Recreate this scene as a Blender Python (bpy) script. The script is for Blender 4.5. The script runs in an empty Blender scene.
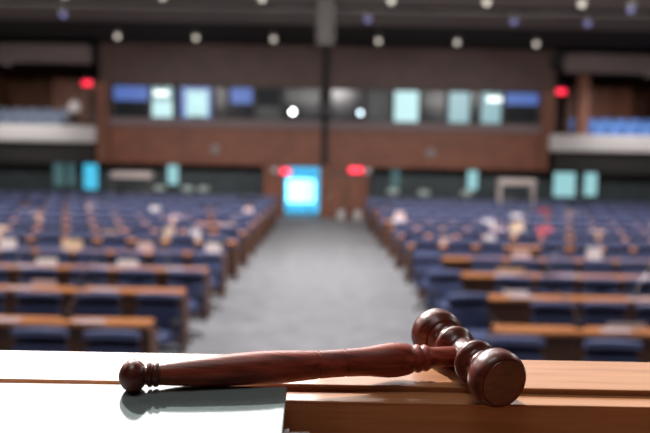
import bpy, bmesh, math, random
from mathutils import Matrix, Vector
random.seed(7)
scene = bpy.context.scene
COL = scene.collection
PI = math.pi
S = 1.1                    # hall units to metres
CAMZ = 2.5 * S             # eye height above the hall floor

# ------------------------------------------------------------------ materials
def new_mat(name):
    m = bpy.data.materials.new(name); m.use_nodes = True
    nt = m.node_tree; b = nt.nodes['Principled BSDF']
    return m, nt, b

def mat_plain(name, col, rough=.6, metal=0., var=.12, scale=8., bump=0., coat=0., spec=.5):
    m, nt, b = new_mat(name)
    tc = nt.nodes.new('ShaderNodeTexCoord')
    n = nt.nodes.new('ShaderNodeTexNoise'); n.inputs['Scale'].default_value = scale; n.inputs['Detail'].default_value = 4
    r = nt.nodes.new('ShaderNodeValToRGB')
    lo = [c * (1 - var) for c in col]; hi = [min(1, c * (1 + var)) for c in col]
    r.color_ramp.elements[0].position = .3; r.color_ramp.elements[1].position = .7
    r.color_ramp.elements[0].color = (*lo, 1); r.color_ramp.elements[1].color = (*hi, 1)
    nt.links.new(tc.outputs['Object'], n.inputs['Vector']); nt.links.new(n.outputs['Fac'], r.inputs['Fac'])
    nt.links.new(r.outputs['Color'], b.inputs['Base Color'])
    b.inputs['Roughness'].default_value = rough; b.inputs['Metallic'].default_value = metal
    b.inputs['Coat Weight'].default_value = coat; b.inputs['Specular IOR Level'].default_value = spec
    if bump:
        bp = nt.nodes.new('ShaderNodeBump'); bp.inputs['Strength'].default_value = bump; bp.inputs['Distance'].default_value = .002
        nt.links.new(n.outputs['Fac'], bp.inputs['Height']); nt.links.new(bp.outputs['Normal'], b.inputs['Normal'])
    return m

def mat_wood(name, dark, light, grain=(4, 60, 60), rough=.4, coat=0., coat_rough=.1, bump=.15, bdist=.0008, spec=.5):
    m, nt, b = new_mat(name)
    tc = nt.nodes.new('ShaderNodeTexCoord'); mp = nt.nodes.new('ShaderNodeMapping'); mp.inputs['Scale'].default_value = grain
    n = nt.nodes.new('ShaderNodeTexNoise'); n.inputs['Scale'].default_value = 1; n.inputs['Detail'].default_value = 7; n.inputs['Roughness'].default_value = .62
    n.inputs['Distortion'].default_value = .4
    r = nt.nodes.new('ShaderNodeValToRGB')
    r.color_ramp.elements[0].position = .33; r.color_ramp.elements[1].position = .68
    r.color_ramp.elements[0].color = (*dark, 1); r.color_ramp.elements[1].color = (*light, 1)
    nt.links.new(tc.outputs['Object'], mp.inputs['Vector']); nt.links.new(mp.outputs['Vector'], n.inputs['Vector'])
    nt.links.new(n.outputs['Fac'], r.inputs['Fac']); nt.links.new(r.outputs['Color'], b.inputs['Base Color'])
    b.inputs['Roughness'].default_value = rough; b.inputs['Coat Weight'].default_value = coat
    b.inputs['Coat Roughness'].default_value = coat_rough; b.inputs['Specular IOR Level'].default_value = spec
    bp = nt.nodes.new('ShaderNodeBump'); bp.inputs['Strength'].default_value = bump; bp.inputs['Distance'].default_value = bdist
    nt.links.new(n.outputs['Fac'], bp.inputs['Height']); nt.links.new(bp.outputs['Normal'], b.inputs['Normal'])
    return m

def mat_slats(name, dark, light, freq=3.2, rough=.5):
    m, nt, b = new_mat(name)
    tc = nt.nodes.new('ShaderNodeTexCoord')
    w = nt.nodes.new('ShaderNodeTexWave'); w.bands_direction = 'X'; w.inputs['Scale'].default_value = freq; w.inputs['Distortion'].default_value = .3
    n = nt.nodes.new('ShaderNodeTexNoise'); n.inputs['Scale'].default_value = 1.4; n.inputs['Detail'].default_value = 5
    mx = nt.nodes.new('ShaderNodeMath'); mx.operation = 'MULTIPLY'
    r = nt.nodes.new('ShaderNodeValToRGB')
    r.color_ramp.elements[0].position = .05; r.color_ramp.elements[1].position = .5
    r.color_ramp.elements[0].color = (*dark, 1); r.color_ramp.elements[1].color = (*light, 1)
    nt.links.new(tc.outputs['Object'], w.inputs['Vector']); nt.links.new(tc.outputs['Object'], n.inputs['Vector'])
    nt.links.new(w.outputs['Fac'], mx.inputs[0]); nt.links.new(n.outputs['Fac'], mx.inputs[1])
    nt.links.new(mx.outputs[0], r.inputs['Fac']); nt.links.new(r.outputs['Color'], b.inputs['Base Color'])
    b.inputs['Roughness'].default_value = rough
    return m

def mat_emit(name, col, strength, base=(.02, .02, .02)):
    m, nt, b = new_mat(name)
    b.inputs['Base Color'].default_value = (*base, 1); b.inputs['Roughness'].default_value = .3
    b.inputs['Emission Color'].default_value = (*col, 1); b.inputs['Emission Strength'].default_value = strength
    return m

def mat_pane(name, tint, gloss=.08):
    m = bpy.data.materials.new(name); m.use_nodes = True; nt = m.node_tree; nt.nodes.clear()
    o = nt.nodes.new('ShaderNodeOutputMaterial'); mix = nt.nodes.new('ShaderNodeMixShader'); mix.inputs[0].default_value = gloss
    t = nt.nodes.new('ShaderNodeBsdfTransparent'); t.inputs[0].default_value = (*tint, 1)
    g = nt.nodes.new('ShaderNodeBsdfGlossy'); g.inputs['Roughness'].default_value = .05
    nt.links.new(t.outputs[0], mix.inputs[1]); nt.links.new(g.outputs[0], mix.inputs[2]); nt.links.new(mix.outputs[0], o.inputs[0])
    return m

M = {}
M['gavel'] = mat_wood('mahogany', (.12, .020, .012), (.42, .080, .044), (9, 150, 150), rough=.42, coat=.12, coat_rough=.25, bump=.7, bdist=.0007, spec=.3)
M['gavel_head'] = mat_wood('dark_mahogany', (.055, .010, .006), (.19, .036, .019), (26, 120, 120), rough=.36, coat=.25, coat_rough=.2, bump=.2, bdist=.0005)
M['lectern'] = mat_wood('lectern_cherry', (.40, .155, .056), (.55, .245, .10), (5, 90, 90), rough=.5, coat=.7, coat_rough=.09, bump=.15, bdist=.0003)
M['binder'] = mat_plain('grey_green_glossy_cover', (.165, .205, .20), rough=.085, var=.08, scale=220, bump=.015)
M['paper'] = mat_plain('white_paper', (.75, .75, .75), rough=.7, var=.03)
M['desk_top'] = mat_wood('desk_oak', (.36, .13, .045), (.60, .25, .095), (3, 30, 30), rough=.42)
M['desk_panel'] = mat_wood('desk_dark_wood', (.06, .024, .012), (.125, .05, .024), (14, 14, 2), rough=.5)
M['fabric'] = mat_plain('blue_fabric', (.056, .074, .170), rough=.75, var=.15, scale=60)
M['fabric_lit'] = mat_plain('blue_fabric_lit_top', (.115, .138, .275), rough=.5, var=.1, scale=40)  # chair blue made paler: overhead light on the head pads put into the colour
M['mesh'] = mat_plain('dark_navy_mesh', (.008, .010, .028), rough=.8, var=.2, scale=120)
M['black'] = mat_plain('black_plastic', (.014, .014, .017), rough=.45)
M['metal'] = mat_plain('grey_metal', (.35, .35, .37), rough=.35, metal=.8)
M['carpet'] = mat_plain('grey_carpet', (.24, .245, .265), rough=.95, var=.16, scale=3.0)
M['ceiling'] = mat_plain('charcoal_ceiling', (.028, .028, .030), rough=.9)
M['ceiling_panel'] = mat_plain('grey_ceiling_panel', (.225, .22, .215), rough=.85)
M['soffit'] = mat_plain('taupe_soffit', (.19, .15, .145), rough=.8)
M['column'] = mat_plain('taupe_column', (.03, .025, .024), rough=.8)
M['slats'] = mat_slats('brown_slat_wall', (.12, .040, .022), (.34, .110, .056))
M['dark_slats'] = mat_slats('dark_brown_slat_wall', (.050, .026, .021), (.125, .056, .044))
M['pilaster'] = mat_wood('pilaster_wood', (.15, .052, .028), (.26, .095, .05), (3, 3, .6), rough=.5)
M['sill'] = mat_plain('mauve_sill', (.22, .16, .165), rough=.6)
M['dark_wall'] = mat_plain('near_black_wall', (.02, .017, .018), rough=.8)
M['side_wall'] = mat_wood('side_wall_wood', (.10, .038, .02), (.19, .075, .036), (1, 1, .3), rough=.6)
M['parapet'] = mat_plain('pale_parapet', (.62, .60, .60), rough=.6, var=.05)
M['dark_glass'] = mat_plain('dark_glass_wall', (.07, .09, .098), rough=.3, var=.2, scale=1.5)
M['booth_dark'] = mat_plain('dark_booth_glass', (.03, .036, .042), rough=.15, var=.2, scale=1.5)
M['booth_grey'] = mat_plain('grey_booth_glass', (.10, .115, .118), rough=.25, var=.25, scale=1.5)
M['frame'] = mat_plain('dark_window_frame', (.05, .045, .045), rough=.5)
M['balcony_seat'] = mat_plain('balcony_blue_fabric_lit', (.13, .29, .72), rough=.8, var=.1)  # right gallery: its stronger light put into a brighter seat blue
M['balcony_seat_dim'] = mat_plain('balcony_blue_fabric_dim', (.16, .20, .28), rough=.8, var=.1)  # left gallery: same seats, weaker light put into a duller blue
M['lamp_body'] = mat_plain('lamp_housing', (.10, .095, .09), rough=.5)
M['lens'] = mat_emit('downlight_lens', (1, .90, .78), 1.2)
M['blue_lens'] = mat_emit('blue_lens', (.42, .42, .95), .5)
M['bulb'] = mat_emit('bright_lens', (.95, 1, 1), 14)
M['bulb_blue'] = mat_emit('cool_lens', (.72, .90, 1), 6)
M['red'] = mat_emit('red_sign_glow', (1, .02, .06), 2.2)
M['red_hot'] = mat_emit('red_sign_bright', (1, .03, .07), 3.2)
M['lit_blue'] = mat_emit('blue_lit_pane', (.10, .20, .62), .75)
M['lit_cyan'] = mat_emit('cyan_white_lit_pane', (.55, .85, .88), 1.05)
M['lit_cyan_soft'] = mat_emit('soft_cyan_lit_pane', (.34, .60, .66), .75)
M['lit_sky'] = mat_emit('sky_blue_lit_pane', (.08, .62, .92), .95)
M['lit_teal'] = mat_emit('teal_lit_pane', (.36, .70, .74), .9)
M['lit_teal_dim'] = mat_emit('dim_teal_lit_pane', (.12, .26, .28), .5)
M['booth_lamp'] = mat_emit('white_lamp', (.95, 1, .98), 2.2)
M['day_white'] = mat_emit('daylight_white', (1, 1, 1), 7)
M['day_cyan'] = mat_emit('daylight_cyan', (.45, .85, 1), 1.25)
M['door_pane'] = mat_pane('tinted_door_glass', (.42, .82, 1.0))
M['skin'] = mat_plain('skin', (.32, .17, .11), rough=.6)
M['shirt'] = mat_plain('white_shirt', (.75, .70, .70), rough=.85)
M['trousers'] = mat_plain('dark_trousers', (.02, .02, .025), rough=.85)
M['hair'] = mat_plain('dark_hair', (.02, .014, .010), rough=.7)
M['card_white'] = mat_plain('white_card', (.62, .58, .60), rough=.7, var=.04)
M['card_pink'] = mat_plain('pinkish_card', (.55, .40, .40), rough=.7, var=.04)
M['card_cream'] = mat_plain('cream_card', (.62, .46, .32), rough=.7, var=.04)
M['card_tan'] = mat_plain('tan_card', (.40, .26, .18), rough=.7, var=.04)
M['card_red'] = mat_plain('red_card', (.55, .05, .05), rough=.7, var=.04)
M['card_dark_red'] = mat_plain('dark_red_card', (.26, .03, .03), rough=.7, var=.04)
M['stool'] = mat_plain('pale_green_vinyl', (.50, .62, .58), rough=.6, var=.04)
M['white_top'] = mat_plain('white_laminate', (.72, .62, .60), rough=.5, var=.03)

# ------------------------------------------------------------------ geometry
class MB:
    """collects shapes and links them as ONE mesh object"""
    def __init__(s): s.bm = bmesh.new()
    def box(s, c, d, bev=0., seg=2, mtx=None):
        t = bmesh.new(); bmesh.ops.create_cube(t, size=1)
        for v in t.verts: v.co = Vector((v.co.x * d[0] + c[0], v.co.y * d[1] + c[1], v.co.z * d[2] + c[2]))
        if bev: bmesh.ops.bevel(t, geom=t.edges[:] , offset=bev, segments=seg, affect='EDGES', profile=.5)
        s._merge(t, mtx); return s
    def _merge(s, t, mtx=None):
        if mtx is not None: t.transform(mtx)
        me = bpy.data.meshes.new('tmp'); t.to_mesh(me); t.free(); s.bm.from_mesh(me); bpy.data.meshes.remove(me)
    def lathe(s, prof, seg=32, mtx=None):
        """prof: (along, radius) pairs, turned about local X"""
        t = bmesh.new(); rings = []
        for a, r in prof:
            if r < 1e-6: rings.append([t.verts.new((a, 0, 0))])
            else: rings.append([t.verts.new((a, r * math.cos(2 * PI * i / seg), r * math.sin(2 * PI * i / seg))) for i in range(seg)])
        for p, q in zip(rings, rings[1:]):
            for i in range(seg):
                j = (i + 1) % seg
                if len(p) == 1 and len(q) == 1: continue
                if len(p) == 1: t.faces.new((p[0], q[j], q[i]))
                elif len(q) == 1: t.faces.new((p[i], p[j], q[0]))
                else: t.faces.new((p[i], p[j], q[j], q[i]))
        if len(rings[0]) > 1: t.faces.new(rings[0][::-1])
        if len(rings[-1]) > 1: t.faces.new(rings[-1])
        bmesh.ops.recalc_face_normals(t, faces=t.faces[:])
        s._merge(t, mtx); return s
    def cyl(s, c, r, h, seg=16, r2=None, axis='Z'):
        r2 = r if r2 is None else r2
        mt = Matrix.Translation(c)
        if axis == 'Z': mt = mt @ Matrix.Rotation(-PI / 2, 4, 'Y')
        elif axis == 'Y': mt = mt @ Matrix.Rotation(PI / 2, 4, 'Z')
        return s.lathe([(-h / 2, r), (h / 2, r2)], seg, mt)
    def tube(s, pts, r, seg=8):
        pts = [Vector(p) for p in pts]; t = bmesh.new(); rings = []
        for i, p in enumerate(pts):
            d = (pts[min(i + 1, len(pts) - 1)] - pts[max(i - 1, 0)]).normalized()
            u = d.cross(Vector((0, 0, 1)));  u = d.cross(Vector((0, 1, 0))) if u.length < .01 else u
            u.normalize(); w = d.cross(u); rr = r[i] if isinstance(r, (list, tuple)) else r
            rings.append([t.verts.new(p + (u * math.cos(2 * PI * k / seg) + w * math.sin(2 * PI * k / seg)) * rr) for k in range(seg)])
        for p, q in zip(rings, rings[1:]):
            for k in range(seg): t.faces.new((p[k], p[(k + 1) % seg], q[(k + 1) % seg], q[k]))
        t.faces.new(rings[0][::-1]); t.faces.new(rings[-1])
        bmesh.ops.recalc_face_normals(t, faces=t.faces[:])
        s._merge(t); return s
    def pad(s, w, h, th, mtx, bend=0., nx=9, nc=14, power=4.):
        """cushion: superellipse section (th by h) lofted along X, its ends rounded and curling towards -Y by bend"""
        t = bmesh.new(); rings = []
        for i in range(nx):
            u = -1 + 2 * i / (nx - 1); e = max(.0, 1 - abs(u) ** 5) ** .5 if abs(u) < .999 else .35
            e = max(e, .35); ring = []
            for k in range(nc):
                a = 2 * PI * k / nc; ca, sa = math.cos(a), math.sin(a)
                y = th / 2 * math.copysign(abs(ca) ** (2 / power), ca) * e; z = h / 2 * math.copysign(abs(sa) ** (2 / power), sa) * (.78 + .22 * e)
                ring.append(t.verts.new((u * w / 2, y - bend * u * u, z)))
            rings.append(ring)
        for p, q in zip(rings, rings[1:]):
            for k in range(nc): t.faces.new((p[k], p[(k + 1) % nc], q[(k + 1) % nc], q[k]))
        t.faces.new(rings[0][::-1]); t.faces.new(rings[-1])
        bmesh.ops.recalc_face_normals(t, faces=t.faces[:])
        s._merge(t, mtx); return s
    def build(s, name, m, parent=None, smooth=True, scale=S, loc=None):
        for v in s.bm.verts: v.co *= scale
        me = bpy.data.meshes.new(name); s.bm.to_mesh(me); s.bm.free()
        me.materials.append(m)
        if smooth:
            me.polygons.foreach_set('use_smooth', [True] * len(me.polygons))
            me.set_sharp_from_angle(angle=math.radians(38))
        o = bpy.data.objects.new(name, me); COL.objects.link(o)
        if parent: o.parent = parent
        if loc: o.location = loc
        return o

def tag(o, label=None, cat=None, group=None, kind=None):
    if label: o['label'] = label
    if cat: o['category'] = cat
    if group: o['group'] = group
    if kind: o['kind'] = kind
    return o

def thing(name, label, cat, loc=(0, 0, 0), rz=0., group=None, scale=S):
    o = bpy.data.objects.new(name, None); COL.objects.link(o)
    o.location = Vector(loc) * scale; o.rotation_euler = (0, 0, rz); o.empty_display_size = .1
    return tag(o, label, cat, group)

def struct(name, mb, m, label, cat, smooth=False, parent=None):
    o = mb.build(name, m, parent, smooth)
    return tag(o, label, cat, None, 'structure') if parent is None else o

KIDS = {}
def copy_tree(o, parent=None):
    c = o.copy(); COL.objects.link(c)
    if parent: c.parent = parent
    for ch in list(o.children): copy_tree(ch, c)
    return c

def T(x, y, z): return Matrix.Translation((x, y, z))
def RX(a): return Matrix.Rotation(a, 4, 'X')
def RY(a): return Matrix.Rotation(a, 4, 'Y')
def RZ(a): return Matrix.Rotation(a, 4, 'Z')
ORD = ['first', 'second', 'third', 'fourth', 'fifth', 'sixth', 'seventh', 'eighth', 'ninth', 'tenth', 'eleventh', 'twelfth', 'thirteenth',
       'fourteenth', 'fifteenth', 'sixteenth', 'seventeenth', 'eighteenth', 'nineteenth', 'twentieth', 'twenty-first', 'twenty-second', 'twenty-third', 'twenty-fourth', 'twenty-fifth', 'twenty-sixth']

# ------------------------------------------------------------------ the room (hall units)
FW = 14.0
struct('floor', MB().box((0, 15, -.05), (2 * FW, 38, .1)), M['carpet'], 'grey carpeted hall floor with a wide central aisle', 'floor')
struct('ceiling', MB().box((0, 14.5, 6.55), (2 * FW, 39, .2)), M['ceiling'], 'charcoal grey hall ceiling', 'ceiling')
struct('wall_left', MB().box((-FW - .1, 14.5, 3.2), (.2, 39, 6.6)), M['side_wall'], 'brown wooden side wall beside the left block of desks', 'wall')
struct('wall_right', MB().box((FW + .1, 14.5, 3.2), (.2, 39, 6.6)), M['side_wall'], 'brown wooden side wall beside the right block of desks', 'wall')
struct('wall_front', MB().box((0, -4.1, 3.2), (2 * FW, .2, 6.6)), M['side_wall'], 'wooden wall behind the podium', 'wall')
struct('ceiling_panel', MB().box((0, 22.15, 6.40), (2 * FW - .3, 2.3, .08)), M['ceiling_panel'], 'lighter grey ceiling strip before the rear lamps', 'ceiling')
struct('ceiling_panel', MB().box((0, 17.9, 6.40), (2 * FW - .3, 4.6, .08)), M['ceiling_panel'], 'lighter grey ceiling strip nearer the podium', 'ceiling')

YB = 28.5
# upper wall, booth sill, slat band, piers
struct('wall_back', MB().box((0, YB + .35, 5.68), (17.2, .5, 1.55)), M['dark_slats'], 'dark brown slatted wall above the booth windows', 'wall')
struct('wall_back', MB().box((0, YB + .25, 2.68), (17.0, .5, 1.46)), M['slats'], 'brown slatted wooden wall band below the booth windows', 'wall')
struct('trim_1', MB().box((0, YB + .2, 3.50), (16.4, .64, .31), .02), M['sill'], 'mauve grey sill under the row of booth windows', 'trim')
struct('trim_2', MB().box((-8.42, YB + .1, 3.45), (.52, .7, 3.0)), M['pilaster'], 'wooden pier at the left end of the booth windows', 'trim')
struct('trim_3', MB().box((8.28, YB + .1, 3.45), (.52, .7, 3.0)), M['pilaster'], 'wooden pier at the right end of the booth windows', 'trim')
struct('trim_4', MB().box((-.06, YB - .1, 4.2), (.22, .2, 4.4)), M['dark_wall'], 'dark vertical post in the middle of the rear wall', 'trim')
# centre bay with door opening
cw = MB().box((-1.98, YB + .25, .99), (.76, .5, 1.98)); cw.box((.72, YB + .25, .99), (1.82, .5, 1.98))
struct('wall_back', cw, M['slats'], 'brown wooden wall around the bright doorway at the aisle end', 'wall')
# undercroft
struct('wall_back', MB().box((-8.2, YB + 1.2, .95), (11.7, .2, 2.1)), M['dark_glass'], 'dark glass wall under the left gallery', 'wall')
struct('wall_back', MB().box((7.8, YB + 1.2, .95), (12.4, .2, 2.1)), M['dark_glass'], 'dark glass wall under the right gallery', 'wall')
struct('ceiling_undercroft', MB().box((-8.2, YB + .9, 2.02), (11.7, 1.0, .1)), M['dark_wall'], 'dark soffit over the left glass wall', 'ceiling')
struct('ceiling_undercroft', MB().box((7.8, YB + .9, 2.02), (12.4, 1.0, .1)), M['dark_wall'], 'dark soffit over the right glass wall', 'ceiling')

# galleries, left and right
for sx, nm in ((-1, 'left'), (1, 'right')):
    xo = 8.62 if sx < 0 else 8.34
    xc = (xo + FW) / 2 * sx; w = FW - xo
    struct('balcony_floor', MB().box((xc, YB + 2.4, 2.72), (w, 5.4, .2)), M['dark_wall'], f'dark floor slab of the {nm} gallery', 'balcony')
    struct('balcony_parapet', MB().box((xc, YB - .3, 3.0), (w, .3, .64), .08, 3), M['parapet'], f'pale parapet of the {nm} gallery', 'balcony')
    struct('wall_underside', MB().box((xc, YB - .1, 2.26), (w, .3, .74)), M['dark_wall'], f'dark fascia under the {nm} gallery parapet', 'wall')
    struct('wall_gallery', MB().box((xc, YB + 5.0, 4.6), (w, .2, 3.8)), M['side_wall'], f'brown wooden rear wall of the {nm} gallery', 'wall')
    struct('soffit', MB().box((xc, YB + 2.2, 6.0), (w - .1, 5.6, .5)), M['ceiling'], f'dark ceiling over the {nm} gallery', 'ceiling')
    sof = MB(); sof.box((sx * 10.4, YB - .5, 5.92), (3.4, .25, .68), .03, 2)
    struct('soffit', sof, M['soffit'], f'taupe bulkhead above the opening of the {nm} gallery', 'ceiling')
    sl = MB(); sl.box((0, 0, 0), (2.6, .25, .3), 0, 1, T(sx * 12.9, YB - .55, 5.98) @ RY(sx * -.32))
    struct('soffit', sl, M['soffit'], f'sloping taupe edge of the {nm} gallery ceiling', 'ceiling')
    # gallery seats
    for row in range(2):
        for i in range(6):
            x = sx * (9.95 + i * .6)
            if i == 0 and sx < 0: continue     # the person stands here
            t = thing('gallery_seat', f'blue gallery seat, {ORD[i]} from the inner end of the {"front" if row == 0 else "back"} row in the {nm} gallery', 'seat',
                      (x, YB + .55 + row * .95, 2.82 + row * .22), 0, f'seats in the {nm} gallery')
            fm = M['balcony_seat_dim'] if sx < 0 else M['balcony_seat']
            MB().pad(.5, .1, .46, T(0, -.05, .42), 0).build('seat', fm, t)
            MB().pad(.5, .50, .1, T(0, .22, .74) @ RX(-.12), .03).build('backrest', fm, t)
            MB().box((0, .05, .2), (.36, .3, .4), .02).build('pedestal', M['black'], t)
    struct('balcony_step', MB().box((xc, YB + 3.0, 2.93), (w, 3.2, .22)), M['dark_wall'], f'dark raised step of the {nm} gallery', 'balcony')
    # dark exit door at the inner end
    dr = struct('door_3' if sx < 0 else 'door_4', MB().box((sx * 9.35 if sx < 0 else 9.15, YB + 2.2, 3.75), (.55, .12, 1.9)), M['dark_wall'], f'dark exit door of the {nm} gallery', 'door')
    MB().box((sx * 9.35 - .18 if sx < 0 else 9.0, YB + 2.12, 3.7), (.04, .05, .16), .01).build('handle', M['metal'], dr)
struct('trim_5', MB().box((9.72, YB + .35, 4.3), (.42, .4, 2.9), .02), M['pilaster'], 'orange brown wooden column by the right gallery exit', 'trim')
struct('trim_6', MB().box((-10.4, YB + 3.9, 4.3), (2.6, .3, 2.2), .02), M['pilaster'], 'orange brown panel for the lit back wall of the left gallery', 'trim')  # added panel, the wall's orange glow put into its colour
struct('trim_7', MB().box((11.6, YB + 3.9, 4.3), (2.9, .3, 2.4), .02), M['pilaster'], 'orange brown panel for the lit back wall of the right gallery', 'trim')  # same on the right: orange light on the wall coloured into an added panel

# booth windows: (x0, x1, upper material, lower material, split height)
ZW0, ZW1 = 3.66, 4.90
booths = [(-8.15, -6.72, 'lit_blue', 'booth_dark', 4.32), (-6.70, -5.80, 'lit_cyan_soft', 'lit_cyan', 4.30), (-5.62, -4.34, 'lit_blue', 'lit_blue', 4.3),
          (-4.30, -3.76, 'booth_grey', 'booth_dark', 4.2), (-3.72, -2.78, 'lit_blue', 'booth_dark', 4.28), (-2.74, -1.72, 'booth_dark', 'booth_grey', 4.2),
          (-1.68, -.22, 'booth_grey', 'booth_dark', 4.3), (.10, 1.46, 'booth_dark', 'booth_dark', 4.3), (1.50, 2.46, 'booth_grey', 'booth_grey', 4.25),
          (2.50, 3.52, 'lit_cyan', 'lit_cyan', 4.25), (3.56, 4.52, 'booth_grey', 'booth_dark', 4.3), (4.56, 5.46, 'lit_cyan_soft', 'lit_cyan_soft', 4.3),
          (5.50, 5.76, 'booth_dark', 'booth_dark', 4.3), (5.80, 6.66, 'lit_cyan_soft', 'lit_cyan_soft', 4.25), (6.70, 8.05, 'lit_blue', 'booth_dark', 4.42)]
cols = {'lit_blue': 'blue lit', 'booth_dark': 'dark', 'lit_cyan_soft': 'pale cyan lit', 'lit_cyan': 'bright cyan white lit', 'booth_grey': 'dim grey'}
nW = 0
for i, (x0, x1, up, lo, zs) in enumerate(booths):
    nW += 1
    f = MB()
    for xx in (x0 + .02, x1 - .02): f.box((xx, YB + .22, (ZW0 + ZW1) / 2), (.06, .16, ZW1 - ZW0))
    for zz in (ZW0 + .02, ZW1 - .02): f.box(((x0 + x1) / 2, YB + .22, zz), (x1 - x0, .16, .05))
    w = struct(f'window_{nW}', f, M['frame'], f'booth window, {ORD[i]} from the left in the rear wall, {cols[up]} above and {cols[lo]} below', 'window')
    MB().box(((x0 + x1) / 2, YB + .3, (zs + ZW1) / 2), (x1 - x0 - .06, .03, ZW1 - zs)).build('upper_pane', M[up], w, False)
    MB().box(((x0 + x1) / 2, YB + .3, (zs + ZW0) / 2), (x1 - x0 - .06, .03, zs - ZW0)).build('lower_pane', M[lo], w, False)
struct('wall_back', MB().box((0, YB + .5, 4.28), (16.6, .1, 1.3)), M['dark_wall'], 'dark interior behind the booth windows', 'wall')
# bright screen inside the blue booth
sc = thing('booth_screen', 'bright cyan white screen in the blue lit booth window', 'screen', (-4.93, YB + .2, 3.72))
MB().box((0, 0, .52), (.82, .06, .98), .02).build('display', M['lit_cyan'], sc)
MB().box((0, .0, .02), (.5, .1, .04), .005).build('foot', M['black'], sc)
for x, z, d in ((-6.28, 4.60, 'left'), (6.32, 4.60, 'right')):
    t = thing('booth_lamp', f'white oval lamp at the booth window near the {d} end', 'lamp', (x, YB + .12, z))
    MB().box((0, 0, 0), (.56, .08, .16), .039, 3).build('diffuser', M['booth_lamp'], t)
    MB().box((0, .03, .18), (.1, .06, .12)).build('bracket', M['lamp_body'], t)

# lit windows in the glass wall below
YG = YB + 1.06
lows = [(-10.75, -10.25, .95, 1.9, 'lit_teal_dim', 'dim teal lit glass panel, outermost under the left gallery'),
        (-10.18, -9.85, .95, 1.9, 'lit_teal_dim', 'dim narrow teal glass panel next to the outermost under the left gallery'),
        (-9.55, -8.95, .85, 1.88, 'lit_sky', 'bright sky blue glass panel under the left gallery'),
        (-6.25, -5.78, 1.1, 1.9, 'lit_teal', 'pale teal glass panel behind the left block of chairs'),
        (2.55, 2.95, 1.1, 1.9, 'lit_teal_dim', 'dim teal glass panel nearest the aisle behind the right block'),
        (5.55, 6.0, 1.1, 1.9, 'lit_teal', 'narrow pale teal glass panel behind the right block of chairs'),
        (8.95, 9.85, .9, 1.9, 'lit_teal', 'wide bright teal glass panel under the right gallery'),
        (10.15, 10.7, .95, 1.92, 'lit_teal', 'tall teal glass panel, outermost under the right gallery')]
for x0, x1, z0, z1, m, lab in lows:
    nW += 1
    f = MB()
    for xx in (x0, x1): f.box((xx, YG, (z0 + z1) / 2), (.05, .08, z1 - z0 + .05))
    for zz in (z0, z1): f.box(((x0 + x1) / 2, YG, zz), (x1 - x0, .08, .05))
    w = struct(f'window_{nW}', f, M['frame'], lab, 'window')
    MB().box(((x0 + x1) / 2, YG + .01, (z0 + z1) / 2), (x1 - x0, .03, z1 - z0)).build('pane', M[m], w, False)

# the bright doorway and the closed wooden door
df = MB()
for xx in (-1.58, -.21): df.box((xx, YB + .2, .98), (.06, .5, 1.96))
df.box((-.9, YB + .2, 1.93), (1.4, .5, .06)); df.box((-.9, YB + .2, 1.58), (1.34, .06, .05)); df.box((-.62, YB + .2, .8), (.05, .06, 1.56))
d1 = struct('door_1', df, M['frame'], 'glazed door at the end of the aisle with blue daylight behind', 'door')
MB().box((-.9, YB + .26, .98), (1.3, .02, 1.9)).build('glass_pane', M['door_pane'], d1, False)
MB().box((-.66, YB + .14, .9), (.03, .06, .3), .01).build('handle', M['metal'], d1)
out = MB().box((-.9, YB + 2.6, 1.0), (2.4, .05, 2.4))
struct('wall_exterior', out, M['day_cyan'], 'pale blue daylight beyond the glazed door', 'daylight')
struct('window_exterior', MB().box((-1.02, YB + 2.5, .88), (1.12, .04, .95)), M['day_white'], 'white bright daylight opening beyond the glazed door', 'daylight')
cor = MB().box((-2.2, YB + 1.6, 1.1), (.1, 2.0, 2.4)).box((.4, YB + 1.6, 1.1), (.1, 2.0, 2.4)).box((-.9, YB + 1.6, 2.25), (2.6, 2.0, .1))
struct('wall_corridor', cor, M['parapet'], 'pale corridor beyond the glazed door', 'wall')
d2 = struct('door_2', MB().box((.66, YB - .03, .82), (1.3, .08, 1.62), .01), M['pilaster'], 'closed brown wooden door to the right of the aisle end', 'door')
MB().box((.12, YB - .09, .8), (.04, .06, .2), .01).build('handle', M['metal'], d2)
struct('trim_8', MB().box((.66, YB - .02, 1.68), (1.46, .1, .1)), M['frame'], 'dark lintel over the closed wooden door', 'trim')

# ------------------------------------------------------------------ fittings on the rear wall and ceiling
for x, z, d, w, m, y in ((-1.52, 1.74, 'beside the glazed door at the aisle end', .36, 'red_hot', YB - .12), (1.14, 1.84, 'above the closed wooden door at the aisle end', .52, 'red_hot', YB - .12),
                     (-9.06, 4.92, 'over the left gallery', .36, 'red', YB + .1), (8.82, 4.93, 'over the right gallery', .36, 'red', YB + .1)):
    t = thing('exit_sign', f'glowing red exit sign {d}', 'sign', (x, y, z))
    MB().box((0, .03, 0), (w + .04, .07, .24), .01).build('housing', M['lamp_body'], t)
    MB().box((0, -.01, 0), (w, .02, .2), .005).build('sign_face', M[m], t)
    MB().box((0, .06, .2), (.03, .03, .4)).build('hanger', M['lamp_body'], t)
for x, z, d in ((-1.93, 1.78, 'left of the glazed door'), (1.60, 1.82, 'right of the closed wooden door')):
    t = thing('emergency_wall_lamp', f'small round grey emergency lamp {d}', 'lamp', (x, YB - .06, z))
    MB().cyl((0, 0, 0), .13, .1, 20, .11, 'Y').build('housing', M['metal'], t)
    MB().cyl((0, -.06, 0), .09, .03, 20, .07, 'Y').build('lens', M['parapet'], t)
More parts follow.
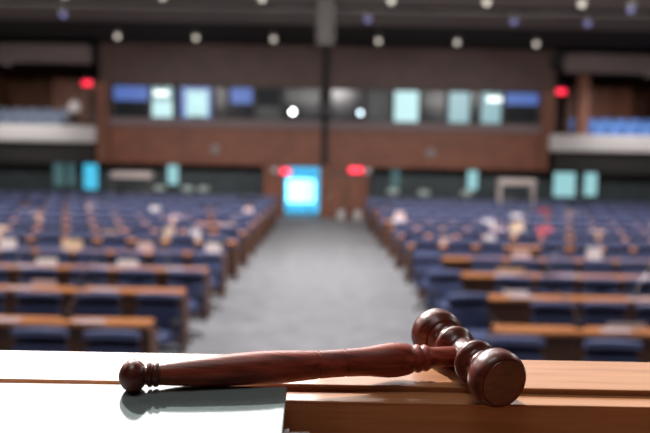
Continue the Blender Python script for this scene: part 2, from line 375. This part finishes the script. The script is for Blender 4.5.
for x, d in ((-4.2, 'left'), (3.94, 'right')):
    t = thing('wall_speaker', f'round grey speaker on the slatted wall, {d} of the centre', 'speaker', (x, YB - .04, 2.52))
    MB().cyl((0, 0, 0), .16, .08, 24, .14, 'Y').build('rim', M['metal'], t)
    MB().cyl((0, -.05, 0), .12, .03, 24, .10, 'Y').build('grille', M['soffit'], t)
for x, m, d in ((-1.28, 'bulb', 'white'), (1.25, 'bulb_blue', 'bluish')):
    t = thing('wall_spotlight', f'bright {d} round spotlight at the middle booth windows', 'spotlight', (x, YB - .1, 3.98))
    MB().cyl((0, .08, 0), .09, .26, 20, .09, 'Y').build('barrel', M['black'], t)
    MB().cyl((0, -.06, 0), .075, .02, 20, .075, 'Y').build('lens', M[m], t)
    MB().box((0, .12, -.18), (.05, .05, .26)).build('bracket', M['black'], t)
t = thing('wall_monitor', 'dark monitor on the central post of the rear wall', 'monitor', (-.06, YB - .26, 3.78))
MB().box((0, 0, .3), (.5, .08, .62), .02).build('screen', M['black'], t)
MB().box((0, .06, .3), (.12, .1, .2)).build('bracket', M['lamp_body'], t)

def ceiling_lamp(x, y, lab, grp, r=.15, drop=.22, lens='lens', z=6.45):
    t = thing('ceiling_lamp', lab, 'lamp', (x, y, z), 0, grp)
    MB().cyl((0, 0, -.03 - drop / 2), .018, drop, 8).build('stem', M['lamp_body'], t)
    MB().lathe([(-.0, .05), (.03, .09), (.16, r + .02), (.20, r + .02)], 20, T(0, 0, -drop) @ RY(PI / 2)).build('housing', M['lamp_body'], t)
    MB().lathe([(0, 0), (-.0, r * .8), (.03, r), (.09, r * .85), (.13, r * .45), (.14, 0)], 20, T(0, 0, -drop - .18) @ RY(PI / 2)).build('lens', M[lens], t)
    return t
XL = [-6.83, -4.29, -1.77, 1.63, 4.18, 6.74]
XM = [-6.28, -3.95, -1.59, 1.48, 3.75, 6.01]
for row, (Y, xs) in enumerate(((24.7, XL), (18.2, XM))):
    for i, x in enumerate(xs):
        ceiling_lamp(x, Y, f'round white ceiling lamp, {ORD[i]} from the left in the {"row before the rear wall" if row == 0 else "nearer row"}', 'white ceiling lamps', .085, .10)
for x, Y, d in ((-7.15, 20.6, 'at the far left'), (1.05, 20.5, 'just right of the hanging column'), (4.95, 20.4, 'third from the right side'), (6.95, 20.5, 'near the right side'), (7.3, 18.5, 'nearest the right frame edge')):
    ceiling_lamp(x, Y, f'small violet blue ceiling lamp {d}', 'blue ceiling lamps', .09, .06, 'blue_lens', 6.36)
col = MB().box((-.07, 18.9, 5.78), (.45, .4, 1.32), .02)
for xx in (-.2, .06): col.box((xx, 18.69, 5.78), (.03, .03, 1.32))
struct('trim_9', col, M['column'], 'taupe hanging column at the middle of the ceiling', 'trim')

# ------------------------------------------------------------------ desks and chairs
D0, PITCH, NROW = 7.3, 1.71, 11
def in_view(x, y, m=.45): return abs(x) - m < .437 * y
ROWN = lambda k: ORD[k + 1]

def make_desk(k, sx):
    y = D0 + PITCH * k; x0, x1 = (1.74 - .012 * k if sx < 0 else 1.74 - .032 * k), min(.437 * y + 2.3, FW - .3)
    side = 'left' if sx < 0 else 'right'
    t = thing('conference_desk', f'long orange brown wooden desk, {ORD[k]} from the podium in the {side} block', 'desk', (sx * x0, y, 0), 0, 'conference desks')
    L = x1 - x0
    MB().box((sx * L / 2, .19, .735), (L, .30, .04), .012).build('desk_top', M['desk_top'], t)
    MB().box((sx * L / 2, .14, .39), (L - .08, .03, .62)).build('front_panel', M['desk_panel'], t, False)
    MB().box((sx * .0, .20, .34), (.05, .36, .68), .015).build('end_panel', M['desk_panel'], t)
    n = max(1, int(L / 1.36))
    for i in range(1, n + 1):
        MB().box((sx * min(i * 1.36, L - .05), .2, .355), (.07, .28, .71), .01).build('leg', M['desk_panel'], t)
    return t
for k in range(NROW):
    for sx in (-1, 1): make_desk(k, sx)

def make_chair():
    t = thing('conference_chair', 'x', 'chair', (0, 0, 0), 0, None)
    MB().pad(.48, .11, .48, T(0, -.02, .44), 0, 9, 14).build('seat', M['fabric'], t)
    MB().pad(.51, .34, .09, T(0, .245, .585) @ RX(-.10), .07).build('backrest', M['fabric'], t)
    MB().pad(.44, .16, .03, T(0, .285, .775) @ RX(-.10), .06, 9, 10).build('mesh_panel', M['mesh'], t)
    MB().pad(.50, .085, .13, T(0, .265, .865) @ RX(-.10), .07).build('head_pad', M['fabric_lit'], t)
    for s in (-1, 1):
        a = MB().tube([(s * .225, -.12, .43), (s * .24, -.13, .52), (s * .24, -.12, .61)], .018)
        a = a.build('arm_support', M['black'], t)
        MB().box((s * .24, -.02, .63), (.07, .34, .035), .015).build('armrest', M['black'], t)
    MB().cyl((0, 0, .22), .03, .34, 12).build('column', M['metal'], t)
    b = MB()
    for i in range(5):
        a = 2 * PI * i / 5 + .3
        b.tube([(0, 0, .09), (.14 * math.cos(a), .14 * math.sin(a), .08), (.24 * math.cos(a), .24 * math.sin(a), .045)], [.026, .022, .016])
        b.cyl((.24 * math.cos(a), .24 * math.sin(a), .028), .026, .05, 10, None, 'Y')
    b.build('base', M['black'], t)
    return t

spots = []      # (row, side, seat number, x, y, rz)
for k in range(-1, NROW):
    for sx in (-1, 1):
        y = D0 + PITCH * k + .76
        if sx > 0:
            xs = [1.95 - .034 * k + .575 * i for i in range(26)] if k > 2 else [1.72] + [2.56 + .58 * i for i in range(22)]
        else:
            xs = [(1.86 if k < 3 else 2.02 - .014 * k) + (.66 if k < 2 else .60) * i for i in range(26)]
        xs = [x for x in xs if in_view(x, y, .35) and x < FW - .6]
        for i, x in enumerate(xs):
            dx, dy, rz = random.uniform(-.006, .006), random.uniform(-.05, .08), random.uniform(-.025, .025)
            if k > 1 and random.random() < .05: continue
            if sx > 0 and i == 0 and -1 < k <= 2: dy = .36; rz = .2
            spots.append((k, sx, i, sx * x + dx, y + dy, rz))
proto = make_chair(); used = False
for k, sx, i, x, y, rz in spots:
    o = proto if not used else copy_tree(proto); used = True
    o.location = Vector((x, y, 0)) * S; o.rotation_euler.z = rz; o.scale = (1, 1, .97) if k < 3 else (1, 1, 1.07)
    side = 'left' if sx < 0 else 'right'
    if i == 0: w = f'blue padded conference chair next to the aisle, {ROWN(k)} row from the podium, {side} block'
    else: w = f'blue padded conference chair, seat {ORD[i]} from the aisle, {ROWN(k)} row from the podium, {side} block'
    tag(o, w, 'chair', 'blue chairs of the ' + side + ' block')

# placards, folders and papers on the desks: kind, x, row, width, height
cards = [('cream', -4.30, 3, .34, .17), ('tan', -4.15, 4, .30, .15), ('pink', -3.05, 3, .26, .16), ('white', -1.9, 3, .26, .16), ('white', -2.5, 4, .2, .2), ('tan', -2.1, 5, .3, .16),
         ('cream', -3.0, 4, .2, .22), ('pink', -3.55, 6, .28, .17), ('pink', -2.0, 7, .24, .24), ('white', -4.45, 7, .24, .24), ('white', -5.4, 3, .28, .17), ('cream', -6.3, 4, .3, .2),
         ('pink', -7.4, 5, .3, .16), ('white', -8.4, 6, .28, .17), ('white', -7.6, 3, .26, .16), ('pink', -10.4, 8, .4, .36), ('white', -9.3, 6, .3, .22), ('white', -4.1, 2, .3, .1),
         ('pink', -3.5, 1, .3, .08), ('tan', -6.9, 6, .3, .16), ('white', -2.9, 2, .3, .1), ('pink', -6.6, 8, .3, .16), ('tan', -9.9, 7, .26, .16),
         ('pink', 1.95, 7, .26, .22), ('white', 1.75, 6, .24, .2), ('pink', 3.75, 5, .32, .18), ('cream', 4.15, 5, .28, .3), ('white', 3.9, 6, .28, .2), ('white', 3.2, 4, .2, .2), ('red', 4.75, 5, .34, .2),
         ('dark_red', 6.2, 8, .32, .26), ('tan', 5.9, 5, .3, .17), ('white', 4.6, 3, .24, .2), ('pink', 3.35, 3, .3, .12), ('tan', 2.75, 2, .4, .08), ('white', 2.4, 1, .3, .06), ('white', 5.0, 7, .3, .22),
         ('white', 6.5, 4, .24, .2), ('pink', 7.9, 6, .28, .18), ('cream', 8.8, 5, .3, .18), ('white', 9.8, 7, .3, .18), ('pink', 2.35, 4, .26, .14), ('white', 3.1, 0, .4, .05), ('tan', 7.0, 8, .3, .18)]
cards.sort(key=lambda c: (c[0], c[1] > 0, c[2], abs(c[1])))
cnt = {}
for c, x, k, w, h in cards:
    side = 'left' if x < 0 else 'right'; key = (c, side, k); n = cnt.get(key, 0); cnt[key] = n + 1
    cn = c.replace('_', ' ')
    kindw = 'folder' if 'red' in c else 'placard'
    t = thing('desk_' + kindw, f'{cn} folded {kindw} on the {ORD[k]} desk from the podium, {side} block' + ('' if n == 0 else ', farther from the aisle'), kindw,
              (x, D0 + PITCH * k + .25, .758), random.uniform(-.1, .1), 'folded cards on the desks')
    m = M['card_' + c]
    MB().box((0, 0, 0), (w, .006, h / math.cos(.3)), 0, 1, T(0, -.0, h / 2 + .003) @ RX(-.3)).build('front_leaf', m, t, False)
    MB().box((0, 0, 0), (w, .006, h / math.cos(.3)), 0, 1, T(0, h * .31, h / 2 + .003) @ RX(.3)).build('back_leaf', m, t, False)
sheets = [(-3.2, 0), (-2.35, 0), (-3.75, 1), (-2.7, 1), (-3.2, 2), (-2.2, 2), (-4.4, 2), (2.95, 0), (2.45, 1), (3.9, 1), (2.65, 2), (3.6, 2), (4.8, 2)]
cnt = {}
for x, k in sorted(sheets, key=lambda c: (c[1], c[0] > 0, abs(c[0]))):
    side = 'left' if x < 0 else 'right'; n = cnt.get((side, k), 0); cnt[(side, k)] = n + 1
    o = MB().box((0, 0, .003), (.32, .16, .006)).build('paper_sheet', M['card_pink'], None, False, S, Vector((x, D0 + PITCH * k + .125, .758)) * S)
    o.rotation_euler.z = random.uniform(-.06, .06)
    tag(o, f'{ORD[n]} sheet of paper from the aisle lying on the {ORD[k]} desk, {side} block', 'paper', 'papers on the desks')
mics = [(-2.62, 0, .3), (-3.05, 1, .25), (-2.3, 2, -.2), (2.62, 0, -.3), (3.9, 1, .3), (4.0, 0, .2), (3.3, 2, .25), (-4.55, 2, .3)]
cnt = {}
for x, k, lean in sorted(mics, key=lambda c: (c[1], c[0] > 0, abs(c[0]))):
    side = 'left' if x < 0 else 'right'; n = cnt.get((side, k), 0); cnt[(side, k)] = n + 1
    t = thing('desk_microphone', f'grey gooseneck microphone on the {ORD[k]} desk of the {side} block' + (', nearest the aisle' if n == 0 else ', farther from the aisle'), 'microphone', (x, D0 + PITCH * k + .275, .758), 0, 'gooseneck microphones')
    MB().box((0, 0, .015), (.1, .12, .03), .008).build('base', M['black'], t)
    MB().tube([(0, 0, .03), (lean * .1, .0, .14), (lean * .35, .02, .26), (lean * .75, .05, .36)], .008).build('stem', M['metal'], t)
    MB().tube([(lean * .75, .05, .36), (lean * .9, .06, .40)], .016).build('capsule', M['black'], t)

# white topped stands and stools behind the last row
for x, w, zt, d in ((-6.9, 1.42, 1.56, 'left'), (6.8, 1.30, 1.56, 'right')):
    t = thing('high_stand', f'tall white topped stand behind the last row of the {d} block', 'stand', (x, 26.8, 0))
    MB().box((0, 0, zt), (w, .5, .22), .03).build('top', M['white_top'], t)
    for sx in (-1, 1):
        for sy in (-1, 1): MB().box((sx * (w / 2 - .06), sy * .2, (zt - .11) / 2), (.07, .07, zt - .11), .01).build('leg', M['lamp_body' if x < 0 else 'white_top'], t)
    MB().box((0, .05, zt * .48), (w - .2, .3, .62), .01).build('cabinet', M['black'], t)
for x, y, h, d in ((-6.05, 27.2, 1.0, 'outermost behind the left block'), (-5.0, 27.2, 1.0, 'middle one behind the left block'), (-4.45, 27.3, 1.0, 'nearest the aisle behind the left block'),
                (2.45, 27.2, 1.04, 'nearest the aisle behind the right block'), (3.58, 27.2, 1.0, 'middle one behind the right block'), (5.15, 27.3, 1.02, 'beside the stand behind the right block')):
    t = thing('round_stool', f'pale green round stool, {d}', 'stool', (x, y, 0), 0, 'pale stools')
    MB().lathe([(0, 0), (0, .19), (.03, .22), (.13, .22), (.17, .18), (.18, 0)], 20, T(0, 0, h) @ RY(-PI / 2)).build('cushion', M['stool'], t)
    MB().cyl((0, 0, h / 2), .03, h - .02, 10).build('column', M['metal'], t)
    MB().cyl((0, 0, .015), .2, .03, 20).build('foot', M['metal'], t)

for x, d in ((.60, 'nearer the glazed door'), (1.22, 'farther from the glazed door')):
    t = thing('waste_bin', f'small pale round bin before the closed wooden door, {d}', 'bin', (x, YB - .35, 0), 0, 'pale bins at the aisle end')
    MB().lathe([(0, 0), (0, .14), (.34, .17), (.34, .15), (.06, .12), (.05, 0)], 20, RY(-PI / 2)).build('body', M['parapet'], t)
    MB().lathe([(.33, .165), (.33, .18), (.36, .18), (.36, .165)], 20, RY(-PI / 2)).build('rim', M['metal'], t)

# ------------------------------------------------------------------ the person in the left gallery
def skin_mesh(name, verts, edges, radii, m, parent, root=0, lev=2):
    me = bpy.data.meshes.new(name); me.from_pydata([Vector(v) for v in verts], edges, []); me.update()
    o = bpy.data.objects.new(name, me); COL.objects.link(o); o.parent = parent
    sk = o.modifiers.new('skin', 'SKIN'); sk.use_smooth_shade = True
    sd = o.modifiers.new('sub', 'SUBSURF'); sd.levels = lev; sd.render_levels = lev
    for i, r in enumerate(radii):
        v = me.skin_vertices[0].data[i]; v.radius = (r, r) if not isinstance(r, tuple) else r; v.use_root = (i == root)
    me.materials.append(m)
    return o
pp = thing('person', 'person in a white shirt and dark trousers standing in the left gallery', 'person', (-10.06, YB + 1.62, 3.04))
pv = [(0, 0, .90), (0, 0, 1.08), (0, .01, 1.26), (0, 0, 1.42), (0, -.01, 1.49), (0, -.02, 1.56), (0, -.02, 1.66),
      (.09, 0, .86), (.10, -.01, .48), (.10, .02, .09), (.10, -.10, .04), (-.09, 0, .86), (-.10, -.01, .48), (-.10, .02, .09), (-.10, -.10, .04),
      (.17, 0, 1.37), (.22, .02, 1.10), (.21, -.08, .86), (.20, -.11, .78), (-.17, 0, 1.37), (-.22, .02, 1.10), (-.21, -.08, .86), (-.20, -.11, .78)]
pe = [(0, 1), (1, 2), (2, 3), (3, 4), (4, 5), (5, 6), (0, 7), (7, 8), (8, 9), (9, 10), (0, 11), (11, 12), (12, 13), (13, 14),
      (3, 15), (15, 16), (16, 17), (17, 18), (3, 19), (19, 20), (20, 21), (21, 22)]
pr = [(.14, .10), (.125, .09), (.15, .10), (.09, .08), .05, .085, .07, .085, .058, .036, .035, .085, .058, .036, .035, .055, .042, .030, .028, .055, .042, .030, .028]
body = skin_mesh('body', pv, pe, pr, M['skin'], pp)
for s in (-1, 1):      # thumb and four fingers on each hand
    for j, (dx, ln) in enumerate(((-.025, .055), (-.008, .07), (.008, .075), (.024, .065))):
        MB().tube([(s * .20 + dx, -.115, .775), (s * .20 + dx, -.13, .775 - ln * .5), (s * .20 + dx, -.125, .775 - ln)], [.009, .008, .006]).build('finger', M['skin'], body, True, 1)
    MB().tube([(s * .175, -.10, .79), (s * .16, -.13, .765), (s * .16, -.145, .745)], [.010, .009, .007]).build('thumb', M['skin'], body, True, 1)
sv = [pv[0], pv[1], pv[2], pv[3], pv[15], pv[16], (.215, -.05, .95), pv[19], pv[20], (-.215, -.05, .95)]
skin_mesh('shirt', sv, [(0, 1), (1, 2), (2, 3), (3, 4), (4, 5), (5, 6), (3, 7), (7, 8), (8, 9)],
          [(.155, .115), (.145, .108), (.168, .118), (.10, .09), .070, .056, .046, .070, .056, .046], M['shirt'], pp)
skin_mesh('trousers', [(0, 0, .92), pv[7], pv[8], (.10, .02, .10), pv[11], pv[12], (-.10, .02, .10)],
          [(0, 1), (1, 2), (2, 3), (0, 4), (4, 5), (5, 6)], [(.15, .115), .10, .075, .06, .10, .075, .06], M['trousers'], pp)
h = MB(); h.lathe([(-.10, .0), (-.085, .05), (-.03, .093), (.02, .10), (.05, .08), (.06, 0)], 20, T(0, .012, 1.655) @ RY(-PI / 2)).build('hair', M['hair'], pp, True, 1)
f = MB()
f.tube([(0, -.10, 1.615), (0, -.125, 1.59), (0, -.112, 1.58)], [.008, .012, .012]).build('nose', M['skin'], body, True, 1)
for s in (-1, 1):
    MB().cyl((s * .033, -.098, 1.62), .010, .012, 10, .006, 'Y').build('eye', M['black'], body, True, 1)
    MB().cyl((s * .088, -.02, 1.60), .022, .016, 10, .018, 'Y').build('ear', M['skin'], body, True, 1)
MB().box((0, -.10, 1.555), (.045, .012, .010), .003).build('mouth', M['card_dark_red'], body, True, 1)
pp.scale = (.98, .98, .98)

# ------------------------------------------------------------------ the lectern (metres)
B = .128                                   # slope of its top
TH = math.atan(B)
A = CAMZ - .3244
def top_z(y, off=0.): return A + off + B * y
lect = thing('lectern', 'wooden lectern in front with a sloping warm brown top and a raised back rail', 'lectern', (0, .62, 0), 0, None, 1)
def slab(y0, y1, x0, x1, off, th, bev=.0012):
    """board whose upper face follows the slope; relative to the lectern's empty"""
    L = (y1 - y0) / math.cos(TH); yc = (y0 + y1) / 2
    mb = MB(); mb.box((0, 0, -th / 2), (x1 - x0, L, th), bev, 2, T((x0 + x1) / 2, yc - .62, top_z(yc, off)) @ RX(TH)); return mb
slab(.730, .8025, -.62, .62, 0, .05).build('top_board', M['lectern'], lect, False, 1)
slab(.7053, .7305, -.62, .62, -.0055, .055).build('rail', M['lectern'], lect, False, 1)
MB().box((0, .7128 - .62, top_z(.7055, -.008) - .09), (1.24, .0145, .18), .0015).build('rail_face', M['lectern'], lect, False, 1)
slab(.30, .705, -.62, .62, -.085, .02).build('reading_surface', M['lectern'], lect, False, 1)
MB().box((0, .79 - .62, (top_z(.79) - .05) / 2 + .2), (1.24, .03, top_z(.79) - .05 - .4), .002).build('front_panel', M['desk_panel'], lect, False, 1)
for s in (-1, 1): MB().box((s * .605, .55 - .62, (top_z(.5) - .09) / 2 + .2), (.03, .5, top_z(.5) - .09 - .4), .002).build('side_panel', M['desk_panel'], lect, False, 1)
struct('floor_podium', MB().box((0, -1.2, .2), (8, 4.0, .4)), M['carpet'], 'carpeted podium platform under the lectern', 'floor')

# binder lying on the reading surface in front of the rail
bt = thing('binder', 'glossy white looking document binder lying under the gavel handle', 'binder', (-.235, .5535, 0), .012, None, 1)
dz = .0092
def bslab(y0, y1, x0, x1, offt, th, bev):
    L = (y1 - y0) / math.cos(TH); yc = (y0 + y1) / 2
    return MB().box((0, 0, -th / 2), (x1 - x0, L, th), bev, 3, T((x0 + x1) / 2 + .235, yc - .56, top_z(yc, offt)) @ RX(TH))
bslab(.36, .7065, -.445, -.0315, dz, .004, .0012).build('cover', M['binder'], bt, False, 1)
bslab(.364, .703, -.441, -.0345, dz - .0041, .084, .001).build('pages', M['paper'], bt, False, 1)
bslab(.36, .7065, -.445, -.0315, dz - .0885, .004, .0012).build('back_cover', M['binder'], bt, False, 1)
# crumpled slip standing beside the binder
ps = thing('paper_slip', 'small crumpled white paper slip beside the binder at the rail', 'paper', (-.020, .655, top_z(.655, -.085)), .1, None, 1)
sm = MB()
sm.box((0, 0, .038), (.018, .0012, .076), 0, 1, RX(.06)); sm.box((.006, -.004, .0765), (.017, .010, .0014), .0004, 1, RY(-.3))
sm.build('slip', M['card_white'], ps, True, 1)

# ------------------------------------------------------------------ the gavel
R = .028
PSI, HANG = math.radians(21.5), math.radians(12.1)
axN = Vector((.1670, .700, CAMZ - .2117)); axF = Vector((.1255, .815, CAMZ - .1978))
hc = (axN + axF) / 2; ux = (axN - axF).normalized()
half = (axN - axF).length / 2
gv = thing('gavel', 'dark red mahogany gavel lying across the lectern rail', 'gavel', (hc.x, hc.y, top_z(hc.y)), 0, None, 1)
off = hc - gv.location
def frame(origin, xdir):
    x = xdir.normalized(); y = Vector((0, 0, 1)).cross(x).normalized(); z = x.cross(y)
    m = Matrix((x, y, z)).transposed().to_4x4(); m.translation = origin; return m
hp = [(0, .0148), (.006, .0148), (.010, .0160), (.0125, .0180), (.0155, .0204), (.018, .0222), (.021, .0228), (.024, .0222), (.0265, .0204), (.028, .0185), (.030, .0168), (.036, .0164),
      (.041, .0176), (.0440, .0196), (.0442, .0222), (.0462, .0238), (.0490, .0256), (.0497, .0252), (.0504, .0259), (.0535, .0273), (.058, .0280), (.064, .0280), (.068, .0274), (.071, .0261), (.0728, .0245),
      (.0735, .0237), (.0728, .0232), (.0728, .0228), (.0740, .0221), (.0745, .0150), (.0746, 0)]
prof = [(-a, r) for a, r in reversed(hp[1:])] + hp
MB().lathe(prof, 72, frame(off, ux)).build('head', M['gavel_head'], gv, True, 1)
# handle: from the knob on the binder to the head
kc = Vector((-.1778, hc.y - .326 * math.tan(HANG), 0)); kc.z = top_z(kc.y, dz) + .0148
hend = hc - Vector((0, 0, .0015)); L = (hend - kc).length; hx = (hend - kc).normalized()
sc = .755 / 750
px = [(160, 10.3), (170, 11.2), (185, 12.4), (200, 13.2), (218, 14.4), (235, 15.2), (252, 15.7), (268, 15.8), (285, 15.2), (300, 14.3), (312, 13.6), (318, 13.2), (318.6, 12.5), (319.6, 12.5), (320.2, 13.1),
      (332, 12.8), (345, 12.8), (345.6, 12.1), (346.6, 12.1), (347.2, 12.9), (360, 13.1), (370, 13.7), (380, 15.0), (388, 16.0), (396, 16.1), (403, 15.4), (409, 14.3), (412.5, 13.0), (413.5, 11.4),
      (414.5, 11.6), (416.5, 13.0), (419, 13.2), (421, 12.0), (422, 11.0), (423.5, 11.9), (426, 12.5), (428.5, 11.6), (430, 10.2), (436, 9.6), (450, 9.3), (465, 9.2)]
KD, HD = .695, .772                        # how far the knob and the head lie from the eye
def gt(x):                                 # measured station -> fraction of the way from knob to head
    p = (x - 326) / 750
    return (p * KD - kc.x) / ((hend.x - kc.x) - p * (HD - KD))
gx = lambda x: (gt(x) - gt(131)) * L
gr = lambda x, r: r * (KD + (HD - KD) * gt(x)) * 1.075 / 750
MB().lathe([(gx(x), gr(x, r)) for x, r in px], 48, frame(kc - gv.location, hx)).build('handle', M['gavel'], gv, True, 1)
kp = [(116.6, 0), (117, 3), (118.5, 6.3), (121.5, 10.2), (125.5, 13.3), (130, 14.8), (134.5, 14.4), (138.5, 12.8), (142, 10.2), (144, 8.6), (145.3, 8.8), (146.6, 11.0), (148.5, 11.8), (150.2, 11.2), (151, 10.0),
      (152, 10.6), (153.8, 11.6), (156, 11.5), (157.5, 10.6), (158.5, 9.8), (160, 10.2)]
MB().lathe([(gx(x), gr(x, r) * (1.07 if x < 144 else 1)) for x, r in kp], 48, frame(kc - gv.location, hx)).build('pommel', M['gavel_head'], gv, True, 1)

# ------------------------------------------------------------------ light
def spot(loc, target, energy, size, color=(1, .93, .84), blend=.6, radius=.1, name='spot'):
    l = bpy.data.lights.new(name, 'SPOT'); l.energy = energy; l.spot_size = math.radians(size); l.spot_blend = blend; l.shadow_soft_size = radius; l.color = color
    o = bpy.data.objects.new(name, l); COL.objects.link(o); o.location = loc
    o.rotation_euler = (Vector(target) - Vector(loc)).to_track_quat('-Z', 'Y').to_euler(); return o
def area(loc, sx, sy, energy, color=(1, .95, .9), rot=(0, 0, 0), name='area'):
    l = bpy.data.lights.new(name, 'AREA'); l.shape = 'RECTANGLE'; l.size = sx; l.size_y = sy; l.energy = energy; l.color = color
    o = bpy.data.objects.new(name, l); COL.objects.link(o); o.location = loc; o.rotation_euler = rot; return o
gpos = Vector((0, .72, top_z(.72)))
def bank(loc, sx, sy, energy, color):
    o = area(loc, sx, sy, energy, color, (0, 0, 0), 'stage_lamp_bank')
    o.rotation_euler = (gpos - Vector(loc)).to_track_quat('-Z', 'Y').to_euler()
spot((-2.05, 4.8, gpos.z + 3.6), gpos, 2700, 16, (1, .97, .94), .5, .05, 'stage_spot')
bank((-1.40, 5.1, gpos.z + 2.87), 2.8, 1.1, 88, (1, .98, .96))
bank((1.40, 5.1, gpos.z + 2.80), 2.7, 1.1, 13, (1, .96, .92))
area((-.5, .15, gpos.z + 3.0), 1.6, 1.0, 27, (1, .95, .92), (0, 0, 0), 'podium_fill')  # added fill above the podium, lifts the gavel and the rail face
for y in (4.5, 9.5, 14.5):
    for x in (-7.5, 0, 7.5):
        area((x * S, y * S, 6.25 * S), 2.4, 1.2, (90 if y < 5 else 520) if y < 14 else 720, (1, .95, .93), (0 if y < 14 else math.radians(42), 0, 0), 'house_fill')  # unseen areas added as general fill, last row tilted to brighten the rear wall
for x in XL:
    spot((x * S, 24.7 * S, 6.0 * S), (x * S, 25.4 * S, 0), 130, 120, (1, .9, .8), .8, .12, 'rear_downlight')
for x in XM:
    spot((x * S, 18.2 * S, 6.0 * S), (x * S, 18.5 * S, 0), 220, 120, (1, .92, .84), .8, .12, 'mid_downlight')
for sx in (-1, 1):
    spot((sx * 11.5 * S, (YB - 2.5) * S, 5.6 * S), (sx * 11.2 * S, (YB + .5) * S, 3.2 * S), 520, 80, (1, .95, .92), .8, .15, 'gallery_fill')  # unseen lamps added to brighten the parapets and gallery seats

w = bpy.data.worlds.new('World'); scene.world = w; w.use_nodes = True
w.node_tree.nodes['Background'].inputs[0].default_value = (.9, .92, 1, 1); w.node_tree.nodes['Background'].inputs[1].default_value = .05

# ------------------------------------------------------------------ camera
cam = bpy.data.cameras.new('Camera'); co = bpy.data.objects.new('Camera', cam); COL.objects.link(co)
cam.sensor_width = 36; cam.lens = 750 / 650 * 36; cam.clip_start = .02; cam.clip_end = 200
co.matrix_world = T(0, 0, CAMZ) @ RX(PI / 2 - math.radians(4.915)) @ RZ(math.radians(1.05))
cam.dof.use_dof = True; cam.dof.focus_distance = .735; cam.dof.aperture_fstop = 3.9; cam.dof.aperture_blades = 0
scene.camera = co
scene.view_settings.view_transform = 'Standard'; scene.view_settings.look = 'None'; scene.view_settings.gamma = 1; scene.view_settings.exposure = 0
scene.view_settings.use_curve_mapping = False
scene.cycles.use_denoising = True; scene.cycles.max_bounces = 6; scene.cycles.sample_clamp_indirect = 4
